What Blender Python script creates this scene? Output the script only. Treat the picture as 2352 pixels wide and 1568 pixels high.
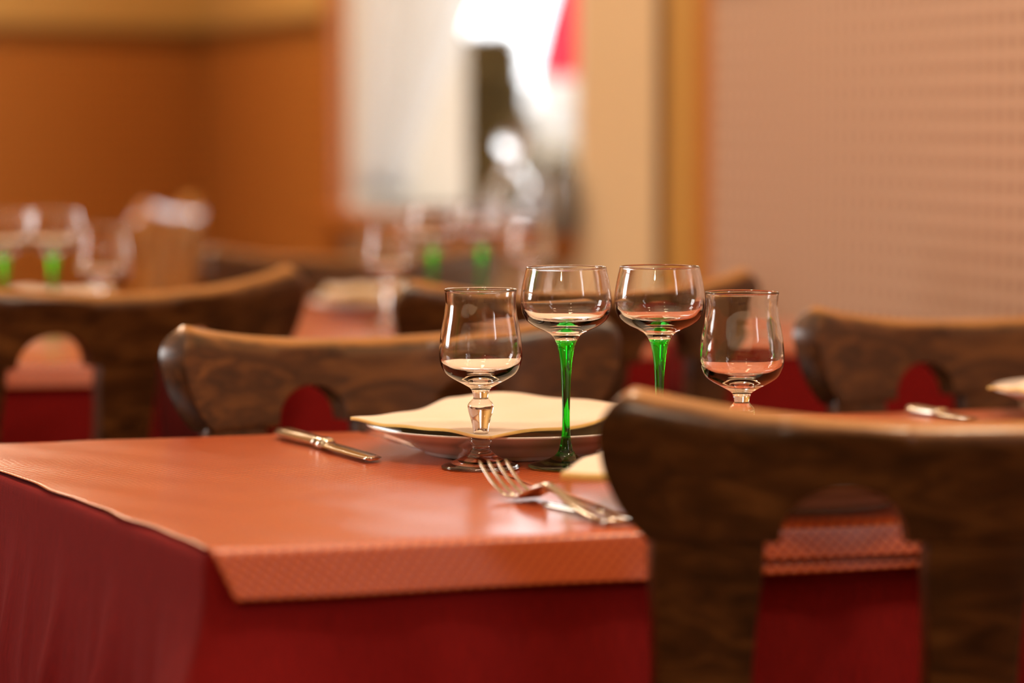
import bpy, bmesh, math, random
from mathutils import Vector, Matrix
random.seed(7)
for o in list(bpy.data.objects): bpy.data.objects.remove(o)
C = bpy.context.scene.collection
# ------------------------------------------------------------------ camera
F = 6860.0; CX, CY, YH = 1176.0, 784.0, 265.0
TH = math.atan((CY-YH)/F); TZ = 0.75; H = 0.994
cd = bpy.data.cameras.new('camera'); cam = bpy.data.objects.new('camera', cd); C.objects.link(cam)
cam.location = (0, 0, H); cam.rotation_euler = (math.pi/2-TH, 0, 0)
cd.sensor_width = 36; cd.lens = F*36/2352; cd.clip_start = .05; cd.clip_end = 200
cd.dof.use_dof = True; cd.dof.focus_distance = 2.03; cd.dof.aperture_fstop = 3.0; cd.dof.aperture_blades = 0
bpy.context.scene.camera = cam
vs = bpy.context.scene.view_settings
vs.view_transform = 'Standard'; vs.look = 'None'; vs.exposure = -0.06; vs.gamma = 1; vs.use_curve_mapping = False
# ------------------------------------------------------------------ world (overcast bright daylight)
w = bpy.data.worlds.new('daylight'); bpy.context.scene.world = w; w.use_nodes = True
wb = w.node_tree.nodes['Background']; wb.inputs[0].default_value = (.95, .975, 1, 1); wb.inputs[1].default_value = 5.0
# geometry of the oblique window wall (local x runs towards the camera, local y points outdoors)
W0 = Vector((.3514, 4.2, 0)); WA = math.radians(-72)
wx = Vector((math.cos(WA), math.sin(WA), 0)); wn = Vector((-math.sin(WA), math.cos(WA), 0))
def wl(s, n, z): return W0+wx*s+wn*n+Vector((0, 0, z))
def ws(px):                                  # wall coordinate s where a column of the view meets the wall
    a = (px-CX)/F*1.0
    return (a*W0.y-W0.x)/(wx.x-a*wx.y)
def area(name, loc, target, sx, sy, power, col):
    l = bpy.data.lights.new(name, 'AREA'); l.shape = 'RECTANGLE'; l.size = sx; l.size_y = sy; l.energy = power; l.color = col
    o = bpy.data.objects.new(name, l); C.objects.link(o); o.location = loc
    o.rotation_euler = (Vector(target)-Vector(loc)).to_track_quat('-Z', 'Y').to_euler(); return o
SR = (3.8, 4.45)                              # near window in the same wall, beside the camera
area('daylight_side_window', wl(4.125, .12, 1.55), wl(4.125, -3, .9), .6, 1.2, 11, (.80, .88, 1))
area('daylight_left_window', (-3.56, 3.2, 1.5), (0, 3.2, .9), .9, 1.2, 34, (1, .94, .88))

# ------------------------------------------------------------------ helpers
def at(px, py, Y):
    dx = px-CX; dy = py-CY
    d = Vector((dx, F*math.cos(TH)-dy*math.sin(TH), -F*math.sin(TH)-dy*math.cos(TH)))
    return Vector((0, 0, H))+d*(Y/d.y)
def onz(px, py, z):
    dx = px-CX; dy = py-CY
    d = Vector((dx, F*math.cos(TH)-dy*math.sin(TH), -F*math.sin(TH)-dy*math.cos(TH)))
    return Vector((0, 0, H))+d*((z-H)/d.z)
def obj(name, verts, faces, mat, parent=None, smooth=True, uvs=None, rec=True):
    me = bpy.data.meshes.new(name); me.from_pydata([tuple(v) for v in verts], [], faces)
    if rec: bm = bmesh.new(); bm.from_mesh(me); bmesh.ops.recalc_face_normals(bm, faces=bm.faces); bm.to_mesh(me); bm.free()
    if uvs:
        ul = me.uv_layers.new(name='UVMap')
        for l in me.loops: ul.data[l.index].uv = uvs[l.vertex_index]
    me.polygons.foreach_set('use_smooth', [smooth]*len(me.polygons))
    for m in (mat if isinstance(mat, list) else [mat]): me.materials.append(m)
    o = bpy.data.objects.new(name, me); C.objects.link(o)
    if parent: o.parent = parent
    return o
def tag(o, label=None, cat=None, group=None, kind=None):
    if label: o['label'] = label
    if cat: o['category'] = cat
    if group: o['group'] = group
    if kind: o['kind'] = kind
    return o
def empty(name, loc, rz, label, cat, group=None):
    o = bpy.data.objects.new(name, None); C.objects.link(o); o.empty_display_size = .05
    o.location = loc; o.rotation_euler = (0, 0, rz); return tag(o, label, cat, group)
def dup(root, loc, rz, label, group=None):
    r = root.copy(); C.objects.link(r); r.location = loc; r.rotation_euler = (0, 0, rz)
    r['label'] = label
    if group: r['group'] = group
    for ch in list(root.children):
        c = ch.copy(); C.objects.link(c); c.parent = r
        for g in list(ch.children):
            d = g.copy(); C.objects.link(d); d.parent = c
    return r
def boxg(boxes):                             # several boxes (x0,x1,y0,y1,z0,z1) as vertex / face lists
    V, Fc = [], []
    for x0, x1, y0, y1, z0, z1 in boxes:
        b = len(V)
        V += [(x0, y0, z0), (x1, y0, z0), (x1, y1, z0), (x0, y1, z0), (x0, y0, z1), (x1, y0, z1), (x1, y1, z1), (x0, y1, z1)]
        Fc += [tuple(b+i for i in f) for f in ((3, 2, 1, 0), (4, 5, 6, 7), (0, 1, 5, 4), (1, 2, 6, 5), (2, 3, 7, 6), (3, 0, 4, 7))]
    return V, Fc
def box(name, boxes, mat, parent=None, bev=0):
    o = obj(name, *boxg(boxes), mat, parent, smooth=bool(bev))
    if bev: bevel(o, bev)
    return o
def bevel(o, wd, seg=3, ang=35):
    m = o.modifiers.new('bevel', 'BEVEL'); m.width = wd; m.segments = seg; m.limit_method = 'ANGLE'; m.angle_limit = math.radians(ang)
def subsurf(o, n=1):
    m = o.modifiers.new('subsurf', 'SUBSURF'); m.levels = n; m.render_levels = n
def lathe(prof, n=72, close=False):
    V, Fc = [], []; rows = []
    for r, z in prof:
        if r < 1e-7: rows.append([len(V)]); V.append((0, 0, z))
        else:
            rows.append(list(range(len(V), len(V)+n)))
            V += [(r*math.cos(2*math.pi*i/n), r*math.sin(2*math.pi*i/n), z) for i in range(n)]
    for a, b in zip(rows, rows[1:]):
        for i in range(n):
            j = (i+1) % n
            if len(a) == 1 and len(b) == 1: continue
            if len(a) == 1: Fc.append((a[0], b[i], b[j]))
            elif len(b) == 1: Fc.append((a[i], a[j], b[0]))
            else: Fc.append((a[i], a[j], b[j], b[i]))
    return V, Fc
def spline(pts, k=5):                        # Catmull-Rom through 2-D points
    out = []
    P = [pts[0]]+list(pts)+[pts[-1]]
    for i in range(1, len(P)-2):
        for s in range(k):
            t = s/k; r = []
            for c in range(len(pts[0])):
                a, b, d, e = P[i-1][c], P[i][c], P[i+1][c], P[i+2][c]
                r.append(.5*(2*b+(d-a)*t+(2*a-5*b+4*d-e)*t*t+(3*b-a-3*d+e)*t**3))
            out.append(tuple(r))
    out.append(tuple(pts[-1])); return out
def wavy(x, y, s=0):
    return math.sin(x*1.7+s)*.5+math.sin(x*3.1+y*2.3+s*2.1)*.3+math.sin(y*4.7-x*1.3+s*.7)*.2

# ------------------------------------------------------------------ materials
def mat(name, col=(.8, .8, .8), rough=.5, **k):
    m = bpy.data.materials.new(name); m.use_nodes = True
    b = m.node_tree.nodes['Principled BSDF']
    b.inputs['Base Color'].default_value = (*col, 1); b.inputs['Roughness'].default_value = rough
    for a, v in k.items(): b.inputs[a.replace('_', ' ')].default_value = v
    return m
def N(m, t, **k):
    n = m.node_tree.nodes.new(t)
    for a, v in k.items():
        if hasattr(n, a): setattr(n, a, v)
        else: n.inputs[a.replace('_', ' ')].default_value = v
    return n
def L(m, a, b): m.node_tree.links.new(a, b)
def B(m): return m.node_tree.nodes['Principled BSDF']
def ramp(m, fac, stops):
    r = N(m, 'ShaderNodeValToRGB'); e = r.color_ramp.elements
    while len(e) < len(stops): e.new(.5)
    for i, (p, c) in enumerate(stops): e[i].position = p; e[i].color = (*c, 1)
    L(m, fac, r.inputs[0]); return r.outputs[0]
def coords(m, kind='Object', scale=(1, 1, 1), rot=(0, 0, 0)):
    t = N(m, 'ShaderNodeTexCoord'); mp = N(m, 'ShaderNodeMapping')
    mp.inputs['Scale'].default_value = scale; mp.inputs['Rotation'].default_value = rot
    L(m, t.outputs[kind], mp.inputs[0]); return mp.outputs[0]
def bump(m, h, strength=.3, dist=.001):
    b = N(m, 'ShaderNodeBump', Strength=strength, Distance=dist); L(m, h, b.inputs['Height']); L(m, b.outputs[0], B(m).inputs['Normal'])
def math_(m, op, a, b=None):
    n = N(m, 'ShaderNodeMath', operation=op)
    for i, v in enumerate((a, b)):
        if v is None: continue
        if isinstance(v, (int, float)): n.inputs[i].default_value = v
        else: L(m, v, n.inputs[i])
    return n.outputs[0]

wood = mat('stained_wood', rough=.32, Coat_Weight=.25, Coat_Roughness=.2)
# paler top edge of the rail: wear, with the amber lamp highlight painted in
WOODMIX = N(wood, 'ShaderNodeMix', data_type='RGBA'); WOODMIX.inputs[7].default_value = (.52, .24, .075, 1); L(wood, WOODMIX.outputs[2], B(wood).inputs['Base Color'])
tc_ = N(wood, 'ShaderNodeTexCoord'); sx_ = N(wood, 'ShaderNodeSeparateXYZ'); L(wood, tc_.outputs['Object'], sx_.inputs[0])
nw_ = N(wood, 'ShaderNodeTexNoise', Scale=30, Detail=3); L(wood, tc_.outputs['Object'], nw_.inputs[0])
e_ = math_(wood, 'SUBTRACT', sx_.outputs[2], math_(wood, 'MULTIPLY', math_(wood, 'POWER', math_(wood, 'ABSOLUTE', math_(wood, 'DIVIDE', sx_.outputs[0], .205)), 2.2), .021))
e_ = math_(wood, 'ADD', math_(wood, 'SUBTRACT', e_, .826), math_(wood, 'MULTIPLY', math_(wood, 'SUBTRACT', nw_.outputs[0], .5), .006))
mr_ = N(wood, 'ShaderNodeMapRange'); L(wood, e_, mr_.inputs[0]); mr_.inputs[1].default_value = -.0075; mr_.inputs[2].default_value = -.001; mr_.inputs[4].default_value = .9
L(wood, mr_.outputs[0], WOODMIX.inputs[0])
v = coords(wood, scale=(6, 30, 26)); n1 = N(wood, 'ShaderNodeTexNoise', Scale=2.2, Detail=6, Distortion=1.6); L(wood, v, n1.inputs[0])
L(wood, ramp(wood, n1.outputs[0], [(.3, (.024, .007, .0016)), (.52, (.068, .022, .005)), (.75, (.15, .057, .014))]), WOODMIX.inputs[6])
n2 = N(wood, 'ShaderNodeTexNoise', Scale=9, Detail=5); L(wood, v, n2.inputs[0]); bump(wood, n2.outputs[0], .2, .0006)

honey = mat('honey_varnished_wood', (.50, .20, .05), .15, Coat_Weight=.8)
cloth = mat('red_woven_cloth', rough=.85, Specular_IOR_Level=.2)
v = coords(cloth, 'UV'); wv1 = N(cloth, 'ShaderNodeTexWave', Scale=420, Distortion=1.5, Detail=2); wv2 = N(cloth, 'ShaderNodeTexWave', bands_direction='Y', Scale=420, Distortion=1.5, Detail=2)
L(cloth, v, wv1.inputs[0]); L(cloth, v, wv2.inputs[0])
sl = coords(cloth, 'UV', scale=(900, 60, 1)); n1 = N(cloth, 'ShaderNodeTexNoise', Scale=1, Detail=3); L(cloth, sl, n1.inputs[0])
hh = math_(cloth, 'ADD', math_(cloth, 'MULTIPLY', wv1.outputs[1], wv2.outputs[1]), n1.outputs[0])
L(cloth, ramp(cloth, math_(cloth, 'MULTIPLY', hh, .6), [(.15, (.13, .001, .002)), (.75, (.34, .008, .008))]), B(cloth).inputs['Base Color'])
bump(cloth, hh, .5, .0006)

def cover_mat(name, c0, c1):
    m = mat(name, rough=.3, Specular_IOR_Level=.6, Coat_Weight=.45, Coat_Roughness=.22)
    v = coords(m, 'UV', rot=(0, 0, math.radians(45))); sx = N(m, 'ShaderNodeSeparateXYZ'); L(m, v, sx.inputs[0])
    p = 2*math.pi/.0052
    a = math_(m, 'ABSOLUTE', math_(m, 'SINE', math_(m, 'MULTIPLY', sx.outputs[0], p/2))); b = math_(m, 'ABSOLUTE', math_(m, 'SINE', math_(m, 'MULTIPLY', sx.outputs[1], p/2)))
    h = math_(m, 'MULTIPLY', a, b)
    L(m, ramp(m, h, [(.0, c0), (.5, c1)]), B(m).inputs['Base Color'])
    # broad soft undulation of the lying sheet plus the embossed lozenges
    nz = N(m, 'ShaderNodeTexNoise', Scale=14, Detail=2); L(m, coords(m, 'UV'), nz.inputs[0])
    b1 = N(m, 'ShaderNodeBump', Strength=.30, Distance=.003); L(m, nz.outputs[0], b1.inputs['Height'])
    b2 = N(m, 'ShaderNodeBump', Strength=.55, Distance=.0006); L(m, h, b2.inputs['Height']); L(m, b1.outputs[0], b2.inputs['Normal'])
    L(m, b2.outputs[0], B(m).inputs['Normal']); L(m, b1.outputs[0], B(m).inputs['Coat Normal']); return m
cover = cover_mat('embossed_orange_paper', (.36, .042, .012), (.60, .120, .030))

clear = mat('clear_glass', (1, 1, 1), 0.0, Transmission_Weight=1, IOR=1.5)
green = mat('green_glass', (.002, .66, .012), 0.0, Transmission_Weight=1, IOR=1.5)
greenfoot = mat('green_tinted_foot_glass', (.45, .78, .38), 0.0, Transmission_Weight=1, IOR=1.5)
porc = mat('white_porcelain', (.82, .80, .80), .12, Coat_Weight=.5)
nap = mat('cream_paper_napkin', (.87, .72, .60), .8)
napy = mat('ochre_paper_napkin', (.86, .60, .20), .8)
n1 = N(nap, 'ShaderNodeTexNoise', Scale=900); L(nap, coords(nap), n1.inputs[0]); bump(nap, n1.outputs[0], .3, .0002)
steel = mat('polished_steel', (.62, .55, .46), .16, Metallic=1)
plast = mat('matt_cream_paint', (.74, .52, .29), .7)
white = mat('white_reveal_paint', (.86, .76, .62), .6)
yel = mat('ochre_wall_paint', (.68, .42, .13), .6)
n1 = N(yel, 'ShaderNodeTexNoise', Scale=40, Detail=4); L(yel, coords(yel), n1.inputs[0]); bump(yel, n1.outputs[0], .15, .003)
def panel_mat(name, c, dark, rough, cell=.026):
    m = mat(name, rough=rough)
    v = coords(m, 'Object'); sx = N(m, 'ShaderNodeSeparateXYZ'); L(m, v, sx.inputs[0]); hs = []
    for ax in (0, 2):
        f = math_(m, 'FRACT', math_(m, 'DIVIDE', sx.outputs[ax], cell)); hs.append(math_(m, 'ABSOLUTE', math_(m, 'SUBTRACT', f, .5)))
    d = math_(m, 'SQRT', math_(m, 'ADD', math_(m, 'POWER', hs[0], 2.), math_(m, 'POWER', hs[1], 2.)))
    L(m, ramp(m, d, [(.20, dark), (.32, c)]), B(m).inputs['Base Color']); bump(m, ramp(m, d, [(.2, (0, 0, 0)), (.35, (1, 1, 1))]), .3, .002); return m
pan_sheen = panel_mat('perforated_panel_sheen_tint', (.60, .39, .28), (.26, .13, .08), .36, .028)  # right wainscot: pale daylight sheen put into its base colour
pan = panel_mat('perforated_orange_wood', (.56, .21, .04), (.22, .07, .012), .38)
stile = mat('orange_brown_wood', (.46, .15, .025), .35)
rail_ = mat('dark_orange_wood', (.17, .055, .010), .4)
must = mat('mustard_wood_trim', (.52, .27, .06), .4)
darkw = mat('dark_brown_wood', (.05, .02, .014), .35)
floorm = mat('parquet', rough=.35); n1 = N(floorm, 'ShaderNodeTexBrick', Scale=3); L(floorm, coords(floorm), n1.inputs[0])
n1.inputs['Color1'].default_value = (.16, .08, .035, 1); n1.inputs['Color2'].default_value = (.11, .05, .02, 1); n1.inputs['Mortar'].default_value = (.04, .02, .01, 1); L(floorm, n1.outputs[0], B(floorm).inputs['Base Color'])
ceil = mat('ceiling_plaster', (.72, .60, .44), .8)
lace = mat('white_curtain', (.92, .92, .92), .8, Transmission_Weight=.0)
lt = N(lace, 'ShaderNodeBsdfTranslucent'); lt.inputs[0].default_value = (.95, .95, .95, 1); mx = N(lace, 'ShaderNodeMixShader'); mx.inputs[0].default_value = .8
L(lace, B(lace).outputs[0], mx.inputs[1]); L(lace, lt.outputs[0], mx.inputs[2]); L(lace, mx.outputs[0], lace.node_tree.nodes['Material Output'].inputs[0])
leaf = mat('olive_leaves', (.20, .135, .05), .6); bark = mat('brown_bark', (.22, .11, .05), .9)
redf = mat('red_canvas', (.85, .02, .07), .7); whf = mat('white_canvas', (.95, .97, 1), .7)
stone = mat('pale_facade', (.26, .21, .16), .9); grnd = mat('pale_paving', (.5, .46, .4), .9)
pewter = mat('grey_pewter', (.28, .28, .30), .35, Metallic=.6)
lampm = mat('lamp_shade_glass', (1, .85, .6), .4, Emission_Color=(1, .72, .42, 1), Emission_Strength=14)
brass = mat('brass', (.6, .4, .15), .3, Metallic=1)

# ------------------------------------------------------------------ room shell
def wallobj(name, boxes, m, kind='structure', n='wall', bev=0):
    o = box(name, boxes, m, bev=bev); o.location = W0; o.rotation_euler = (0, 0, WA)
    if kind: o['kind'] = kind
    return o
RZ = 1.195; CH = 2.5
sC = ws(480); sw0, sw1 = ws(800), ws(1330)
s_pil = ws(1522); s_dk = ws(1548); s_mu = ws(1618); s_br = ws(1664); sE = 7.04
WT, WB = 2.1, .80                                    # window head and sill heights
T = .26
wallobj('wall_right', [(sC, sw0, 0, T, 0, CH), (sw0, sw1, 0, T, 0, WB), (sw0, sw1, 0, T, WT, CH), (sw1, SR[0], 0, T, 0, CH),
                       (SR[0], SR[1], 0, T, 0, .9), (SR[0], SR[1], 0, T, 2.2, CH), (SR[1], sE+.3, 0, T, 0, CH)], plast)
wallobj('trim_1', [(sC+.01, ws(778), -.02, 0, 0, RZ-.02)], pan)              # perforated wainscot left of the window
wallobj('trim_2', [(sC+.01, ws(778), -.035, 0, RZ-.02, RZ+.015)], rail_)     # its cap rail
wallobj('trim_3', [(sC+.01, ws(778), -.006, 0, RZ+.015, CH)], yel)
wallobj('trim_4', [(ws(778), sw0, -.03, .02, 0, WT+.06), (sw0, sw1, -.03, 0, WT, WT+.06)], stile)
wallobj('trim_5', [(s_pil, s_dk, -.012, 0, 0, CH)], darkw)
wallobj('trim_6', [(s_dk, s_mu, -.013, 0, 0, CH)], must)
wallobj('trim_7', [(s_mu, s_br, -.014, 0, 0, RZ+.015)], stile)
wallobj('trim_8', [(s_br, sE, -.02, 0, 0, RZ-.02)], pan_sheen)
wallobj('trim_9', [(s_br, sE, -.035, 0, RZ-.02, RZ+.015)], stile)
# far window: reveal lining, sill, casement
wallobj('window_1', [(sw0, sw0+.012, 0, T, WB, WT), (sw0, sw1, 0, T, WT-.012, WT), (sw1-.012, sw1, 0, T, WB, WT)], white)
wallobj('trim_10', [(sw0, sw1, -.10, T+.03, WB-.035, WB)], stile, bev=.004)
o = wallobj('window_2', [(SR[0], SR[0]+.05, .05, .1, .9, 2.2), (SR[1]-.05, SR[1], .05, .1, .9, 2.2), (SR[0], SR[1], .05, .1, .9, .95), (SR[0], SR[1], .05, .1, 2.15, 2.2)], white)
# end wall meeting the window wall at the far corner
Cn = wl(sC, 0, 0); aL = (0-CX)/F; YL = Cn.y*.932; Lp = Vector((aL*YL, YL, 0)); dL = (Lp-Cn).normalized(); tL = (-3.5-Cn.x)/dL.x; Lend = Cn+dL*tL
aL_ = math.atan2(dL.y, dL.x)
def endobj(name, boxes, m):
    o = box(name, boxes, m); o.location = Cn; o.rotation_euler = (0, 0, aL_); o['kind'] = 'structure'; return o
endobj('wall_far', [(-.3, tL+.2, -.15, 0, 0, CH)], yel)
endobj('trim_11', [(-.0, tL, 0, .02, 0, RZ-.02)], pan)
endobj('trim_12', [(-.0, tL, 0, .035, RZ-.02, RZ+.015)], rail_)
for n_, bx_ in (('wall_left', [(-3.7, -3.5, -2.6, 2.7, 0, CH), (-3.7, -3.5, 2.7, 3.7, 0, .85), (-3.7, -3.5, 2.7, 3.7, 2.2, CH), (-3.7, -3.5, 3.7, Lend.y+.2, 0, CH)]),
               ('wall_back', [(-3.7, -2.3, -2.7, -2.5, 0, CH), (-2.31, 2.9, -2.7, -2.5, 0, CH)])):
    tag(box(n_, bx_, yel), kind='structure')
tag(box('floor', [(-3.7, 3.2, -2.7, 8.2, -.06, 0)], floorm), kind='structure')
tag(box('ceiling', [(-3.7, 3.2, -2.7, 8.2, CH, CH+.08)], ceil), kind='structure')

# ------------------------------------------------------------------ outdoors
g = tag(box('ground', [(-8, 30, -6, 40, -.4, -.3)], grnd), kind='structure')
o = box('town_facade', [(-1.5, 1.7, 15, 17, -.3, 1.05)], stone, bev=.02); tag(o, 'pale beige building front far outside the window', 'building')
# curtain gathered to the far side of the window
cv, cf = [], []; NU, NV = 60, 26
for j in range(NV+1):
    z = WB+.03+(WT-.1-WB-.03)*j/NV; q = max(0, min(1, (z-.86)/.42)); wd = .11+.17*q**1.2
    for i in range(NU+1):
        u = i/NU; n = .008+wd*u; a = .012*math.sin(u*34)+.006*math.sin(u*13+z*4)
        cv.append(wl(sw0+.05+a+.02*q, n, z))
for j in range(NV):
    for i in range(NU): a = j*(NU+1)+i; cf.append((a, a+1, a+NU+2, a+NU+1))
cu = obj('curtain', cv, cf, lace); sd = cu.modifiers.new('thickness', 'SOLIDIFY'); sd.thickness = .001
tag(cu, 'white sheer curtain gathered at the far side of the bright window', 'curtain')
# leafy shrub outside
def shrub(name, loc, h, r, label, nleaf=900, taper=.5):
    root = empty(name, loc, 0, label, 'shrub')
    V, Fc = [], []
    for k in range(nleaf):
        t = random.random(); a = random.uniform(0, 6.283); rr = r*math.sqrt(random.random())*(1-taper*max(0, t-.55)/.45)
        c = Vector((rr*math.cos(a), rr*math.sin(a), h*(.12+.88*t)))
        s = .04*random.uniform(.7, 1.4); e = Matrix.Rotation(random.uniform(0, 6.28), 3, 'Z') @ Matrix.Rotation(random.uniform(-1, 1), 3, 'X')
        b = len(V)
        for p in ((0, -s, 0), (s*.5, -.2*s, .15*s), (0, s, 0), (-s*.5, -.2*s, .15*s)): V.append(c+e@Vector(p))
        Fc.append((b, b+1, b+2, b+3))
    lf = obj('foliage', V, Fc, leaf, root, False); 
    Vt, Ft = lathe([(0, 0), (.035, 0), (.025, h*.5), (.012, h*.85), (0, h*.9)], 10); obj('trunk', Vt, Ft, bark, root)
    return root
YS = 8.2
p = at(1122, 400, YS); shrub('columnar_shrub', (p.x, YS, -.3), 1.50, .15, 'tall narrow olive shrub outside behind the window', 6500)
p = at(1288, 400, YS+1); shrub('low_shrub', (p.x, YS+1, -.3), 1.17, .07, 'small green bush outside under the red parasol', 900)
# folded parasol
Yp = 8.6; p = at(1345, 0, Yp); pr = empty('parasol', (p.x, Yp, -.3), 0, 'red folded parasol with a white lower edge outside the window', 'parasol')
def fold(prof):
    V, Fc = [], []; n = 64
    for r, z in prof:
        for i in range(n):
            a = 2*math.pi*i/n; rr = r*(1+.14*math.cos(8*a)); V.append((rr*math.cos(a), rr*math.sin(a), z))
    for j in range(len(prof)-1):
        for i in range(n): Fc.append((j*n+i, j*n+(i+1) % n, (j+1)*n+(i+1) % n, (j+1)*n+i))
    return V, Fc
zz = lambda y: at(0, y, Yp).z+.3
obj('canopy', *fold([(.014, zz(-420)), (.07, zz(-60)), (.105, zz(60)), (.135, zz(178))]), redf, pr)
obj('valance', *fold([(.132, zz(179)), (.136, zz(230)), (.105, zz(305)), (.07, zz(312))]), whf, pr)
obj('pole', *lathe([(0, 0), (.02, 0), (.02, zz(-430)), (0, zz(-432))], 16), pewter, pr)

# ------------------------------------------------------------------ hanging lamps, all out of frame, added as plausible room light
def lamp(loc, label, pw=19):
    r = empty('added_pendant_lamp', loc, 0, label, 'lamp', None)
    obj('globe', *lathe(spline([(0, -.06), (.045, -.045), (.06, 0), (.045, .045), (.015, .06), (0, .062)]), 32), lampm, r)
    obj('cord', *lathe([(0, .06), (.003, .06), (.003, CH-loc[2]), (0, CH-loc[2])], 8), darkw, r)
    obj('cap', *lathe([(0, .05), (.022, .05), (.02, .085), (.004, .095), (0, .095)], 24), brass, r)
    l = bpy.data.lights.new('bulb', 'POINT'); l.energy = pw; l.color = (1, .80, .58); l.shadow_soft_size = .065
    lo = bpy.data.objects.new('bulb', l); C.objects.link(lo); lo.parent = r; lo.location = (0, 0, -.14)
lamp((-.1, 2.0, 2.0), 'unseen added pendant lamp above the near table')
lamp((.55, 1.6, 2.0), 'unseen added pendant lamp above the near chair')
lamp((-.55, -.15, 1.95), 'unseen added pendant lamp behind the camera, lighting the near table edge', 30)
lamp((-.9, 3.6, 2.05), 'unseen added pendant lamp above the left far table')
lamp((-1.2, 5.6, 2.05), 'unseen added pendant lamp near the far corner', 30)

# ------------------------------------------------------------------ tables, cloths, covers
def table(corners, label, cat='table'):
    c = sum((Vector(p) for p in corners), Vector((0, 0)))/4
    r = empty('dining_table', (c.x, c.y, 0), 0, label, cat)
    pts = [Vector(p)-c for p in corners]
    V = [(p.x, p.y, z) for z in (.715, .744) for p in pts]
    obj('tabletop', V, [(3, 2, 1, 0), (4, 5, 6, 7), (0, 1, 5, 4), (1, 2, 6, 5), (2, 3, 7, 6), (3, 0, 4, 7)], darkw, r, False)
    for p in pts:
        q = p*.86; box('leg', [(q.x-.025, q.x+.025, q.y-.025, q.y+.025, 0, .7155)], darkw, r, .003)
    return r
def skirt(name, corners, drop, label, amp=.010, flare=.06, seed=0, freq=60, zt=.750, cat='tablecloth', cflare=.012):
    P = [Vector(p) for p in corners]; pts = []; nn = 90
    for k in range(4):
        a, b = P[k], P[(k+1) % 4]; d = (b-a).normalized(); n = Vector((d.y, -d.x)); pr_ = (P[k]-P[k-1]).normalized(); n0 = Vector((pr_.y, -pr_.x)); nx = (P[(k+2) % 4]-b).normalized(); n1 = Vector((nx.y, -nx.x))
        for i in range(nn):
            t = i/nn; m_ = n.copy(); e = .06
            if t < e: m_ = (n*(.5+.5*t/e)+n0*(.5-.5*t/e)).normalized()
            if t > 1-e: q = (1-t)/e; m_ = (n*(.5+.5*q)+n1*(.5-.5*q)).normalized()
            cc = max(0, 1-min(t, 1-t)/.10)**2
            pts.append((a.lerp(b, t), m_, cc, (b-a).length))
    n = len(pts); V, Fc, U = [], [], []; rows = [(0, 0), (.0018, -.0006), (.003, -.003), (.0036, -.008)]+[(.0036, -.008-(drop-.008)*j/14) for j in range(1, 15)]
    per = 0; pos = []
    for i in range(n): pos.append(per); per += (pts[(i+1) % n][0]-pts[i][0]).length
    for off, dz in rows:
        q = min(1, -dz/drop); qq = max(0, (-dz-.034)/drop)
        for i in range(n):
            p, m_, cc, ln = pts[i]; s = pos[i]
            f = amp*(.25*wavy(s*freq*1.6, dz*3, seed)+wavy(s*freq*.55, dz*2, seed+3)+.9)*min(1, qq*3.2)
            x = p+m_*(off+flare*drop*q*.5+f+cc*cflare*6*qq*drop/.25)
            V.append((x.x, x.y, zt+dz)); U.append((s, dz))
    for j in range(len(rows)-1):
        for i in range(n): Fc.append((j*n+i, j*n+(i+1) % n, (j+1)*n+(i+1) % n, (j+1)*n+i))
    Fc.append(tuple(range(n)))
    o = obj(name, V, Fc, cloth, uvs=U); sd = o.modifiers.new('thickness', 'SOLIDIFY'); sd.thickness = .0012; sd.offset = -1
    return tag(o, label, cat)
def cover_sheet(corners, near, far, label, seed=0, zt=.7515, m=None, trim=(0, 0), out=.0048, name='paper_cover', lift=.0):
    NL, NR, FR, FL = [Vector(p) for p in corners]; V, Fc, U = [], [], []; nu, nv = 110, 80; rows = []
    Ld = ((FL-NL).length+(FR-NR).length)/2
    for k in range(5): rows.append(('f', far*(1-k/4)))
    for k in range(nv+1): rows.append(('t', 1-k/nv))
    for k in range(1, 4): rows.append(('n', .0015*k))
    for k in range(1, 16): rows.append(('n', .0045+(near-.0045)*k/15))
    dn = (NR-NL).normalized(); nn_ = Vector((dn.y, -dn.x)); df = (FL-FR).normalized(); nf = Vector((df.y, -df.x))
    for kind, val in rows:
        for i in range(nu+1):
            u = i/nu
            if kind == 't':
                ed = .0022*wavy(val*16, 0, seed); uu = u
                a = NL.lerp(FL, val); b = NR.lerp(FR, val); p = a.lerp(b, u)+dn*(-ed*(1-u))
                z = zt+.0006*(1+wavy(u*9, val*9, seed))+lift*max(0, u-.85)/.15*max(0, math.sin(val*math.pi)); vv = -val*Ld
            elif kind == 'n':
                tr = min(1, val/near); uu = u*(1-(trim[0]+trim[1])*tr)+trim[0]*tr
                p = NL.lerp(NR, uu); o_ = out+.0006 if val > .004 else (out+.0006)*math.sin(val/.0045*1.45)
                wv = .0015*wavy(uu*4, 0, seed+1)*tr; p = p+nn_*(o_+wv*.8+.28*max(0, val-.0045)); z = zt+.0004-max(0, val*.92 if val > .004 else .0045*(1-math.cos(val/.0045*1.45)))-.0008*wavy(uu*3, 1, seed)*tr; vv = val
            else:
                p = FL.lerp(FR, u)+nf*(out*min(1, val*300)); z = zt+.0004-val; vv = -Ld-val
            V.append((p.x, p.y, z)); U.append((u*(NR-NL).length, vv))
    for j in range(len(rows)-1):
        for i in range(nu): a = j*(nu+1)+i; Fc.append((a, a+1, a+nu+2, a+nu+1))
    o = obj(name, V, Fc, m or cover, uvs=U); sd = o.modifiers.new('thickness', 'SOLIDIFY'); sd.thickness = .0004; sd.offset = 1
    return tag(o, label, 'table cover')
R18 = math.radians(18); dh = Vector((math.cos(R18), math.sin(R18)))
zc = .752
g2 = lambda x, y, z=zc: onz(x, y, z).to_2d()
NL = g2(480, 1262); FL = g2(-155, 1025)
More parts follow.
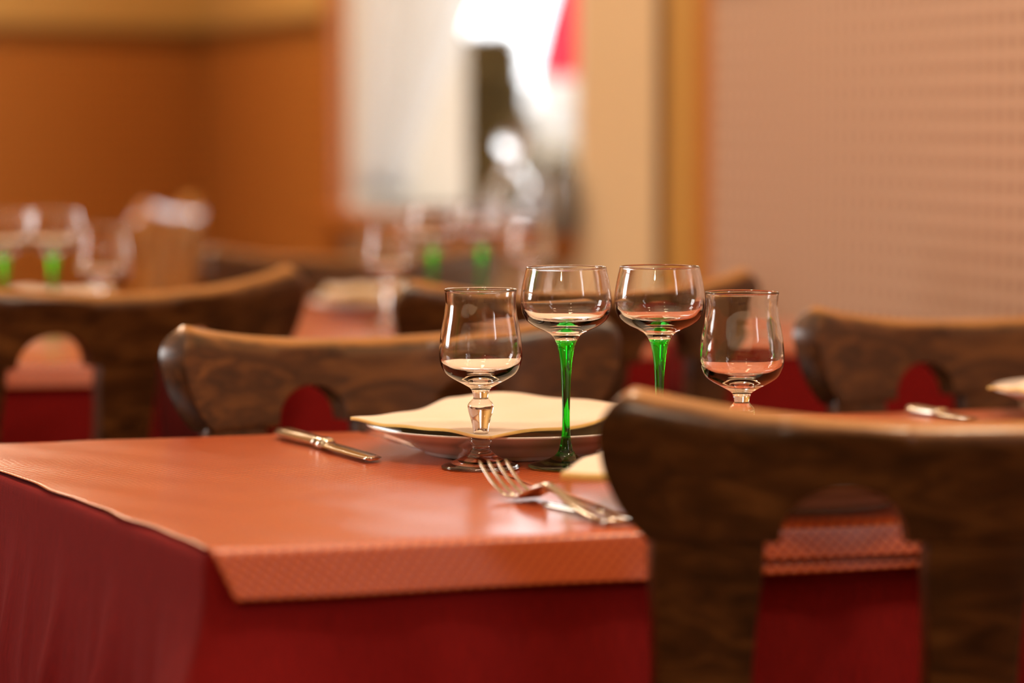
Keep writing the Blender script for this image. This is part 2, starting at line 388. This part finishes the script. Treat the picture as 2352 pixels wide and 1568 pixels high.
NR = NL+dh*1.15; FR = FL+dh*1.24
table([NL, NR, FR, FL], 'long dining table hidden under red cloth nearest the camera')
skirt('tablecloth', [NL, NR, FR, FL], .25, 'deep red woven tablecloth hanging over the nearest table', cflare=.022, seed=2, freq=70)
def along(A, D, t): return A+D*t
s_near = g2(1498, 1208); tn = (s_near-NL).dot(dh); s_near = NL+dh*tn
s_far = FL+dh*((g2(830, 994)-FL).dot(dh))
cover_sheet([NL, s_near, s_far, FL], .030, .012, 'embossed orange paper cover on the left end of the nearest table', seed=1, trim=(.045, 0), lift=.0015)
e_near = NL+dh*.74; e_far = FL+dh*.98
cover_sheet([s_near+dh*.003, e_near, e_far, s_far+dh*.004], .030, .01, 'orange paper under-cover showing as a strip below the cover at the near chair', seed=5, out=.0042, zt=.7508)
cover_sheet([s_near+dh*.004, e_near, e_far, s_far+dh*.006], .0225, .01, 'orange paper cover in front of the near chair', seed=4, out=.0065, zt=.7522)
cover_sheet([e_near+dh*.006, NR-dh*.01, FR-dh*.02, e_far+dh*.006], .02, .01, 'orange paper cover at the right end of the nearest table', seed=8)
def rect(nl, ang, ln, dp):
    a = math.radians(ang); d = Vector((math.cos(a), math.sin(a))); n = Vector((-math.sin(a), math.cos(a))); nl = Vector(nl)
    return [nl, nl+d*ln, nl+d*ln+n*dp, nl+n*dp]
T3 = rect((-.30, 2.99), 12, .465, .78); T4 = rect((-.30+.978*.51, 2.99+.208*.51), 12, .31, .38); T6 = rect((-.355-.978*.8, 2.93-.208*.8+.02), 12, .8, .75)
for q_, a_, b_, c_ in ((T3, 'dining table under red cloth before the window', 'red tablecloth on the table before the window', 'orange paper cover on the table before the window'),
               (T4, 'small dining table under red cloth right of the wine glasses by the wall', 'red tablecloth right of the wine glasses by the wall', 'orange paper cover on the small table by the wall'),
               (T6, 'dining table under red cloth at the far left', 'red tablecloth on the far left table behind the dark chair', 'orange paper cover on the far left table behind the dark chair')):
    table(q_, a_); skirt('tablecloth', q_, .25, b_, seed=9, amp=.003, flare=.03, cflare=0)
    d_ = (q_[1]-q_[0]).normalized(); n_ = (q_[3]-q_[0]).normalized()
    cover_sheet([q_[0], q_[1], q_[2], q_[3]], .025 if q_ is T6 else .008, .01, c_, seed=3)

# ------------------------------------------------------------------ chairs
HW, ZT, ZB, TK, SAG = .205, .826, .760, .024, .045
LEAN = math.tan(math.radians(9))
def ycurve(u, z): return SAG*(u/HW)**2-(z-.46)*LEAN
def chair(loc, rz, label, cat='chair'):
    r = empty('wooden_chair', loc, rz, label, cat, None)
    # top rail with two arches
    us = set()
    for k in range(-26, 27): us.add(round(k/26, 4))
    for c in (-.075, .075):
        for k in range(21):
            us.add(round((c-.034*math.cos(math.pi*k/20))/HW, 4))
    us = sorted(us); V, Fc = [], []; nt = 14
    def zb(u):
        z = ZB-.001*(u/HW)**2
        for c in (-.075, .075):
            x = abs(u-c)
            if x < .034: z += .031*math.sqrt(max(0, 1-(x/.034)**2))**.9
        return z
    for side in (-.5, .5):
        for s in us:
            u0 = s*HW
            for j in range(nt+1):
                t = j/nt; ins = .028*(1-t)**3+.011*max(0, (t-.7)/.3)**2
                u = u0-math.copysign(ins*abs(s)**7, s)
                z0 = zb(u0); z1 = ZT+.021*abs(s)**2.2-.006*max(0, (abs(s)-.94)/.06)**2
                z = z0+(z1-z0)*t
                tk = TK*1.1*math.sqrt(max(.04, 1-max(0, (t-.80)/.2)**2))*(1-.12*(1-t))
                V.append((u-side*tk*(-2*SAG*u/HW/HW)*-1*.9, ycurve(u, z)+side*tk, z))
    n = len(us); m = nt+1
    for i in range(n-1):
        for j in range(nt):
            a = i*m+j; Fc.append((a, a+m, a+m+1, a+1)); b = n*m+a; Fc.append((b, b+1, b+m+1, b+m))
    for i in range(n-1):
        a = i*m; b = n*m+i*m; Fc.append((a, b, b+m, a+m)); a += nt; b += nt; Fc.append((a, a+m, b+m, b))
    for j in range(nt):
        a = j; b = n*m+j; Fc.append((a, a+1, b+1, b)); a = (n-1)*m+j; b = n*m+a; Fc.append((a, b, b+1, a+1))
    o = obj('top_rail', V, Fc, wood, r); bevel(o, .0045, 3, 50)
    # three flat back posts; the outer two run on as rear legs
    def post(uc0, uc1, prof, zlo, name):
        V, Fc = [], []; k = 0; zs = [p[0] for p in prof]
        for z, wd in prof:
            t = (z-prof[-1][0])/(prof[0][0]-prof[-1][0]); uc = uc1+(uc0-uc1)*t
            for du, dy in ((-.5, -.5), (.5, -.5), (.5, .5), (-.5, .5)):
                u = uc+du*wd; V.append((u, ycurve(u, max(z, .44))+dy*.021+(.0 if z > .44 else -(.44-z)*.12), z))
        q = len(prof)
        for j in range(q-1):
            for i in range(4): Fc.append((j*4+i, j*4+(i+1) % 4, (j+1)*4+(i+1) % 4, (j+1)*4+i))
        Fc += [(0, 1, 2, 3), ((q-1)*4+3, (q-1)*4+2, (q-1)*4+1, (q-1)*4)]
        o = obj(name, V, Fc, wood, r); bevel(o, .003, 2, 50); return o
    pr_ = spline([(ZB+.006, .060), (.745, .060), (.72, .056), (.68, .052), (.64, .054), (.58, .056), (.5, .050), (.44, .044)], 3)
    leg_ = pr_+[(.3, .038), (.15, .034), (0.0, .030)]
    for s in (-1, 1): post(s*.148, s*.150, leg_, 0, 'back_post')
    post(0, 0, pr_, .44, 'splat')
    # seat
    V = []; n_ = 40
    out = []
    for i in range(n_):
        a = 2*math.pi*i/n_; ca, sa = math.cos(a), math.sin(a)
        x = .185*math.copysign(abs(ca)**.5, ca); y = .18+.17*math.copysign(abs(sa)**.45, sa); x *= .92+.08*(y/.4); out.append((x, y))
    V = [(x, y, .430) for x, y in out]+[(x, y, .455) for x, y in out]+[(x*.9, .18+(y-.18)*.9, .456) for x, y in out]+[(0, .18, .450)]
    Fc = [tuple(range(n_-1, -1, -1))]
    for i in range(n_):
        j = (i+1) % n_; Fc += [(i, j, n_+j, n_+i), (n_+i, n_+j, 2*n_+j, 2*n_+i), (2*n_+i, 2*n_+j, 3*n_)]
    o = obj('seat', V, Fc, wood, r); bevel(o, .004, 2, 60)
    for s in (-1, 1):
        obj('leg', [(s*.165+a*.018*k+s*.012*(k == .7), .30+b*.018*k, z) for z, k in ((.431, 1), (0, .7)) for a, b in ((-1, -1), (1, -1), (1, 1), (-1, 1))],
            [(3, 2, 1, 0), (4, 5, 6, 7), (0, 1, 5, 4), (1, 2, 6, 5), (2, 3, 7, 6), (3, 0, 4, 7)], wood, r, False)
    return r
yr = ycurve(0, ZT)                                   # local y of the rail's middle, behind the seat
def chair_pos(px, Y, deg):                           # put the rail's middle at a column and a distance
    a = math.radians(deg); X = (px-CX)/F*Y
    return Vector((X+yr*math.sin(a), Y-yr*math.cos(a), 0)), a
lab = 'dark stained wooden chair '
l0, a0 = chair_pos(2265, 1.63, 7)
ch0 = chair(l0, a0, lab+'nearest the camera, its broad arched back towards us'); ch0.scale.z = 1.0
for px, Y, deg, lb in ((868, 2.455, 210, lab+'behind the white plate, facing the camera across the nearest table'),
                       (300, 2.76, 35, lab+'seen from behind at the far left table, almost black'),
                       (1390, 2.80, 33, lab+'seen from behind the wine glasses, at the table before the window'),
                       (2255, 2.65, 204, lab+'at right by the panelled wall, facing the camera'),
                       (790, 4.0, 200, lab+'on the far side of the table before the window'),
                       (440, 4.8, 86, lab+'side-on by the far wall, its rail shining white')):
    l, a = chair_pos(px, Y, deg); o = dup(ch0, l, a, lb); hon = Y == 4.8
    if hon:
        for c in o.children: c.material_slots[0].link = 'OBJECT'; c.material_slots[0].material = honey
    o.scale.z = {2.455: .983, 2.76: 1.005, 2.65: .985, 4.0: .975, 4.8: 1.02}.get(Y, 1)

# ------------------------------------------------------------------ glassware
mm = .001
def wine_glass(loc, label, group=None):
    r = empty('wine_glass', loc, 0, label, 'glass', group)
    K = 87.3
    stem = spline([(K, 7.8), (83.5, 6.2), (75.5, 4.5), (65, 3.5), (45, 2.75), (25.5, 2.8), (15.4, 4.1), (9.5, 6.4), (6.4, 10.5), (4.2, 17), (2.2, 24)], 5)
    prof = [(b*mm, a*mm) for a, b in stem]+[(x*mm, z*mm) for x, z in ((25.9, 1.5), (26.3, .9), (25.9, .3), (22, .2), (12, .8), (0, 1.2))]
    ns = 38
    o1 = obj('stem', *lathe(prof[:ns][::-1]), green, r, rec=False)
    obj('foot', *lathe(prof[ns-1:][::-1]), greenfoot, r, rec=False)
    outer = spline([(7.8, K), (10.4, 91), (15.5, 93.8), (22, 96.9), (27.3, 101), (30.0, 106), (31.1, 112.5), (30.8, 119), (29.3, 128), (27.4, 136.2)], 6)
    inner = spline([(26.2, 136.2), (28.1, 128), (29.6, 119), (29.8, 112.5), (28.4, 107), (25.2, 102.6), (19, 99.4), (10, 97.6), (0, 97.2)], 6)
    rim = [(27.5, 136.7), (27.2, 137.2), (26.8, 137.35), (26.4, 137.2), (26.15, 136.7)]
    obj('bowl', *lathe([(a*mm, b*mm) for a, b in outer+rim+inner], 96), clear, r, rec=False)
    return r
def water_glass(loc, label, group=None):
    r = empty('water_glass', loc, 0, label, 'glass', group)
    bo = spline([(4.9, 48.5), (5.8, 52.4), (7.4, 55), (12.4, 57.9), (19.8, 61.9), (24.6, 65.7), (27.7, 72.2), (28.4, 79), (27.8, 88.2), (26.4, 97.4), (25.0, 104.5), (24.1, 113.4), (24.5, 121)], 6)
    rim = [(24.8, 121.6), (24.7, 122.2), (24.2, 122.5), (23.7, 122.3), (23.4, 121.7)]
    inn = spline([(23.2, 121), (22.8, 113.2), (23.7, 104.5), (25.1, 97), (26.5, 88), (27.0, 79), (25.9, 72.6), (22.4, 68), (16, 65), (8, 63.4), (0, 63)], 6)
    obj('bowl', *lathe([(a*mm, b*mm) for a, b in bo+rim+inn], 96), clear, r, rec=False)
    st = spline([(4.9, 48.5), (6.2, 46.6), (8.2, 44.4), (8.9, 42), (8.2, 37.9), (6.3, 31.4), (5.2, 25.4), (5.6, 22), (7.6, 19.6), (7.6, 17.8), (6.1, 15.6), (5.9, 14)], 5)
    obj('stem', *lathe([(a*mm, b*mm) for a, b in st[::-1]], 72), clear, r, rec=False)
    ft = spline([(5.9, 14), (7.6, 11.5), (10.9, 8.6), (13.4, 7.2), (16.6, 5.6), (22, 3.6), (25.6, 2.3)], 5)+[(26.8, 1.7), (27.1, 1.0), (26.6, .25), (22, .2), (14, 1.0), (0, 1.6)]
    obj('foot', *lathe([(a*mm, b*mm) for a, b in ft[::-1]], 72), clear, r, rec=False)
    return r
ZG = .7538
def gp(px, Y, z=ZG): return ((px-CX)/F*Y*1.0, Y, z)
def gpx(px, Y, z=ZG):
    p = at(px, 1000, Y); return (p.x, Y, z)
wg = wine_glass(gpx(1300, 2.035), 'green-stemmed wine glass left of its twin, wholly visible on the nearest table')
wt = water_glass(gpx(1104, 2.03), 'clear water glass with a baluster stem, leftmost of the four on the nearest table')
dup(wg, gpx(1514, 2.045), 0, 'green-stemmed wine glass right of its twin, its foot hidden by the near chair')
dup(wt, gpx(1703, 2.00), 0, 'clear water glass rightmost of the four, its stem cut off by the near chair')
for px, Y, lb in ((14, 3.24, 'blurred green-stemmed wine glass at the left edge on the far left table'),
                  (127, 3.27, 'blurred green-stemmed wine glass beside the water glass on the far left table'),
                  (995, 3.42, 'blurred wine glass with bright green stem before the window'),
                  (1107, 3.47, 'blurred wine glass with paler green stem before the window, right of its twin')):
    dup(wg, gpx(px, Y), 0, lb)
for px, Y, lb in ((242, 3.24, 'blurred clear water glass on the far left table'),
                  (893, 3.36, 'blurred clear water glass standing before the white plate by the window'),
                  (1215, 3.56, 'blurred clear water glass right of the wine glasses before the window')):
    dup(wt, gpx(px, Y), 0, lb)

# ------------------------------------------------------------------ plates, napkins
def plate(loc, label, R=.108, s=1.0):
    r = empty('dinner_plate', loc, 0, label, 'plate')
    k = R/.108
    up = spline([(0, 5.0), (40, 5.0), (62, 5.6), (72, 9), (80, 13.5), (95, 18.0), (107, 21.6)], 4)
    lo = spline([(108.2, 20.6), (96, 15.6), (82, 10.6), (74, 6), (69, 3.2), (66, 2.6)], 4)+[(65.5, 0), (62.5, 0), (61, 2.6), (30, 2.6), (0, 2.6)]
    prof = up+[(108, 22), (108.6, 21.4)]+lo
    obj('dish', *lathe([(a*mm*k, b*mm*k) for a, b in prof], 120), porc, r)
    return r
def napkin(P, z, label, hump=.004, seed=0, n=44, thick=.0022, drape=None, mats=None, zf=None):
    a, b, c, d = [Vector(p) for p in P]; V, Fc = [], []
    for j in range(n+1):
        for i in range(n+1):
            u, v_ = i/n, j/n; p = (a.lerp(b, u)).lerp(d.lerp(c, u), v_)
            h = hump*(wavy(u*4.2, v_*4.0, seed)+.8)
            if zf: h += zf(u, v_)
            V.append((p.x, p.y, z+h))
    for j in range(n):
        for i in range(n): q = j*(n+1)+i; Fc.append((q, q+1, q+n+2, q+n+1))
    o = obj('paper_napkin', V, Fc, mats or [nap, napy]); 
    sd = o.modifiers.new('thickness', 'SOLIDIFY'); sd.thickness = thick; sd.offset = 1; sd.material_offset = 1; sd.material_offset_rim = 1
    return tag(o, label, 'napkin')
pl = plate((*g2(1172, 1038, .753), ZG), 'white plate with a cream napkin behind the left water glass', .103)
ZP = ZG+.0225
Q = [onz(805, 966, ZP).to_2d(), onz(1045, 925, ZP).to_2d(), onz(1520, 940, ZP).to_2d(), onz(1130, 1006, ZP).to_2d()]
napkin(Q, ZP-.003, 'cream folded paper napkin on the white plate behind the water glass', .0022, 1,
       zf=lambda u, v: .007*math.exp(-((u-.95)**2+(v-.22)**2)/.03)+.004*math.exp(-((u-.9)**2+(v-.5)**2)/.08))
pF = plate((*onz(1812, 1150, .753).to_2d(), ZG), 'white plate hidden behind the near chair, glimpsed through its arch', .110)
pc = onz(1812, 1150, .753).to_2d(); tip = onz(1288, 1104, ZP).to_2d(); e = (pc-tip); L_ = .135
e = e.normalized(); f = Vector((-e.y, e.x))
napkin([tip, tip+(e+f*1.0).normalized()*L_, tip+e*L_*1.41, tip+(e-f*.8).normalized()*L_], ZP-.0005, 'cream folded paper napkin poking out left of the near chair', .0015, 4, thick=.005,
       zf=lambda u, v: .006*math.exp(-((u-.28)**2+(v-.2)**2)/.012))
p3 = Vector(gpx(872, 3.62)); plate((p3.x, p3.y, ZG), 'small blurred white plate on the table before the window', .085)
q = .066; napkin([(p3.x-q, p3.y-q), (p3.x-q, p3.y+q), (p3.x+q, p3.y+q), (p3.x+q, p3.y-q)], ZG+.02, 'pale paper napkin on the blurred plate before the window', .004, 2, thick=.006)
p6 = Vector(gpx(132, 3.5)); plate((p6.x, p6.y, ZG), 'blurred plate on the far left table seen through the chair arch', .1)
q = .06; napkin([(p6.x-q, p6.y-q), (p6.x-q, p6.y+q), (p6.x+q, p6.y+q), (p6.x+q, p6.y-q)], ZG+.023, 'pale paper napkin on the far left table seen through the chair arch', .004, 6, thick=.006)
p7 = onz(2590, 955, .753); plate((p7.x, p7.y, ZG), 'white plate at the right edge on the far side of the nearest table', .108)
Q = [onz(2268, 905, ZP).to_2d(), onz(2400, 885, ZP).to_2d(), onz(2620, 900, ZP).to_2d(), onz(2440, 935, ZP).to_2d()]
napkin(Q, ZP+.001, 'cream paper napkin at the right edge beyond the near chair', .003, 8)

# ------------------------------------------------------------------ cutlery
def strip(name, path, dirv, mat_, parent, thick=.0018):      # path of (s, halfwidth, z, sideways offset)
    V, Fc = [], []
    for s, hw, z, so, in path:
        for a, b in ((-1, 0), (-.6, 1), (.6, 1), (1, 0), (.6, -1), (-.6, -1)):
            V.append((s, so+a*hw, z+b*thick/2))
    n = len(path)
    for j in range(n-1):
        for i in range(6): Fc.append((j*6+i, j*6+(i+1) % 6, (j+1)*6+(i+1) % 6, (j+1)*6+i))
    Fc += [tuple(range(5, -1, -1)), tuple((n-1)*6+i for i in range(6))]
    return obj(name, V, Fc, mat_, parent)
def fork(p0, p1, label):                                    # p0 handle end, p1 towards the tips
    a = math.atan2(p1.y-p0.y, p1.x-p0.x)
    r = empty('fork', (p0.x, p0.y, ZG), a, label, 'fork')
    strip('handle', spline([(0, .0065, .002, 0), (.004, .0085, .002, 0), (.03, .0078, .0022, 0), (.06, .005, .006, 0), (.085, .0032, .0115, 0), (.098, .0032, .0125, 0), (.108, .0055, .0095, 0), (.116, .0105, .005, 0), (.126, .0118, .0025, 0), (.130, .0118, .0024, 0)], 5), None, steel, r, .003)
    for k in range(4):
        y = (k-1.5)*.0062
        strip('tine', spline([(.129, .0022, .0024, y), (.138, .0016, .0025, y), (.150, .0014, .0055, y), (.163, .0013, .0112, y), (.174, .0010, .0175, y), (.177, .0004, .0192, y)], 4), None, steel, r, .0016)
    return r
h0 = onz(1418, 1200, .755); h1 = onz(1245, 1153, .755)
fork(h0, h1, 'steel fork with raised tines lying left of the near chair')
def knife(p0, p1, label):                                   # p0 handle end, p1 blade tip side
    a = math.atan2(p1.y-p0.y, p1.x-p0.x); ln = (p1-p0).length; k = ln/.19
    r = empty('knife', (p0.x, p0.y, ZG), a, label, 'knife')
    strip('handle', [(s*k, h, z, o_) for s, h, z, o_ in spline([(0, .005, .0036, 0), (.003, .0085, .0036, 0), (.05, .0075, .0036, 0), (.082, .0056, .0036, 0)], 4)], None, steel, r, .0068)
    strip('bolster', [(s*k, h, z, o_) for s, h, z, o_ in [(.081, .006, .0036, 0), (.084, .0078, .0036, 0), (.094, .0078, .0036, 0), (.097, .006, .0034, 0)]], None, steel, r, .008)
    strip('blade', [(s*k, h, z, o_) for s, h, z, o_ in spline([(.096, .007, .0030, 0), (.11, .0092, .0026, .001), (.16, .0095, .0022, .001), (.18, .0085, .0022, .0005), (.188, .006, .0022, -.001), (.19, .002, .0022, -.003)], 4)], None, steel, r, .0028)
    return r
knife(onz(650, 1001, .7545).xy, onz(860, 1058, .7545).xy, 'steel knife with a pale bolster left of the white plate')
a_ = onz(1478, 1197, .755).xy; dd = (h0.xy-a_).normalized()
kn = knife(a_, a_+(h1.xy-h0.xy).normalized()*.10+Vector((-.016, -.003)), 'short steel knife tucked under the fork handle, only its bright end showing')
kn.location.z = ZG-.0005; kn.scale = (1, .55, .55)
knife(onz(2096, 948, .7545).xy, onz(2235, 968, .7545).xy, 'steel knife beyond the near chair, left of the right edge plate')

# ------------------------------------------------------------------ objects on the window sill
def sill_pt(px): 
    s = ws(px)
    return s
sp = wl(ws(1232), -.045, WB)
dc = empty('glass_decanter', sp, 0, 'clear glass decanter with a ball stopper on the window sill', 'decanter')
sc = sp.y/F
pf = spline([(0, 0), (.034, 0), (.040, .01), (.042, .04), (.036, .075), (.018, .098), (.015, .112), (.018, .118)], 4)
pi_ = spline([(.0155, .118), (.0125, .112), (.0155, .098), (.033, .074), (.039, .04), (.036, .012), (0, .008)], 4)
obj('body', *lathe(pf+pi_, 48), clear, dc)
obj('stopper', *lathe(spline([(0, .108), (.0115, .110), (.0115, .121), (.020, .130), (.024, .145), (.019, .160), (0, .168)], 4), 40), clear, dc)
sp = wl(ws(1325), -.045, WB)
jg = empty('pewter_jug', sp, 0, 'grey pewter jug on the window sill beside the decanter', 'jug')
obj('body', *lathe(spline([(0, 0), (.034, 0), (.040, .012), (.041, .05), (.034, .08), (.030, .092), (.034, .102)], 4)+spline([(.031, .102), (.028, .092), (.031, .08), (.038, .05), (0, .006)], 3), 48), pewter, jg)
hv, hf = [], []
for i in range(17):
    t = i/16; c = Vector((.036+.026*math.sin(math.pi*t), 0, .03+.062*t)); 
    for k in range(8): a = k*math.pi/4; hv.append(c+Vector((.004*math.cos(a), .004*math.sin(a), 0)))
for i in range(16):
    for k in range(8): hf.append((i*8+k, i*8+(k+1) % 8, (i+1)*8+(k+1) % 8, (i+1)*8+k))
obj('handle', hv, hf, pewter, jg)

# refraction of the lamps and windows through the glassware (light bundles on the paper)
for o in bpy.data.objects:
    if o.type == 'MESH' and o.data.materials:
        n_ = o.data.materials[0].name
        if n_ in ('clear_glass', 'green_glass', 'green_tinted_foot_glass'): o.cycles.is_caustics_caster = True
        elif o.name.startswith('paper_cover'): o.cycles.is_caustics_receiver = True
    elif o.type == 'LIGHT': o.data.cycles.is_caustics_light = True
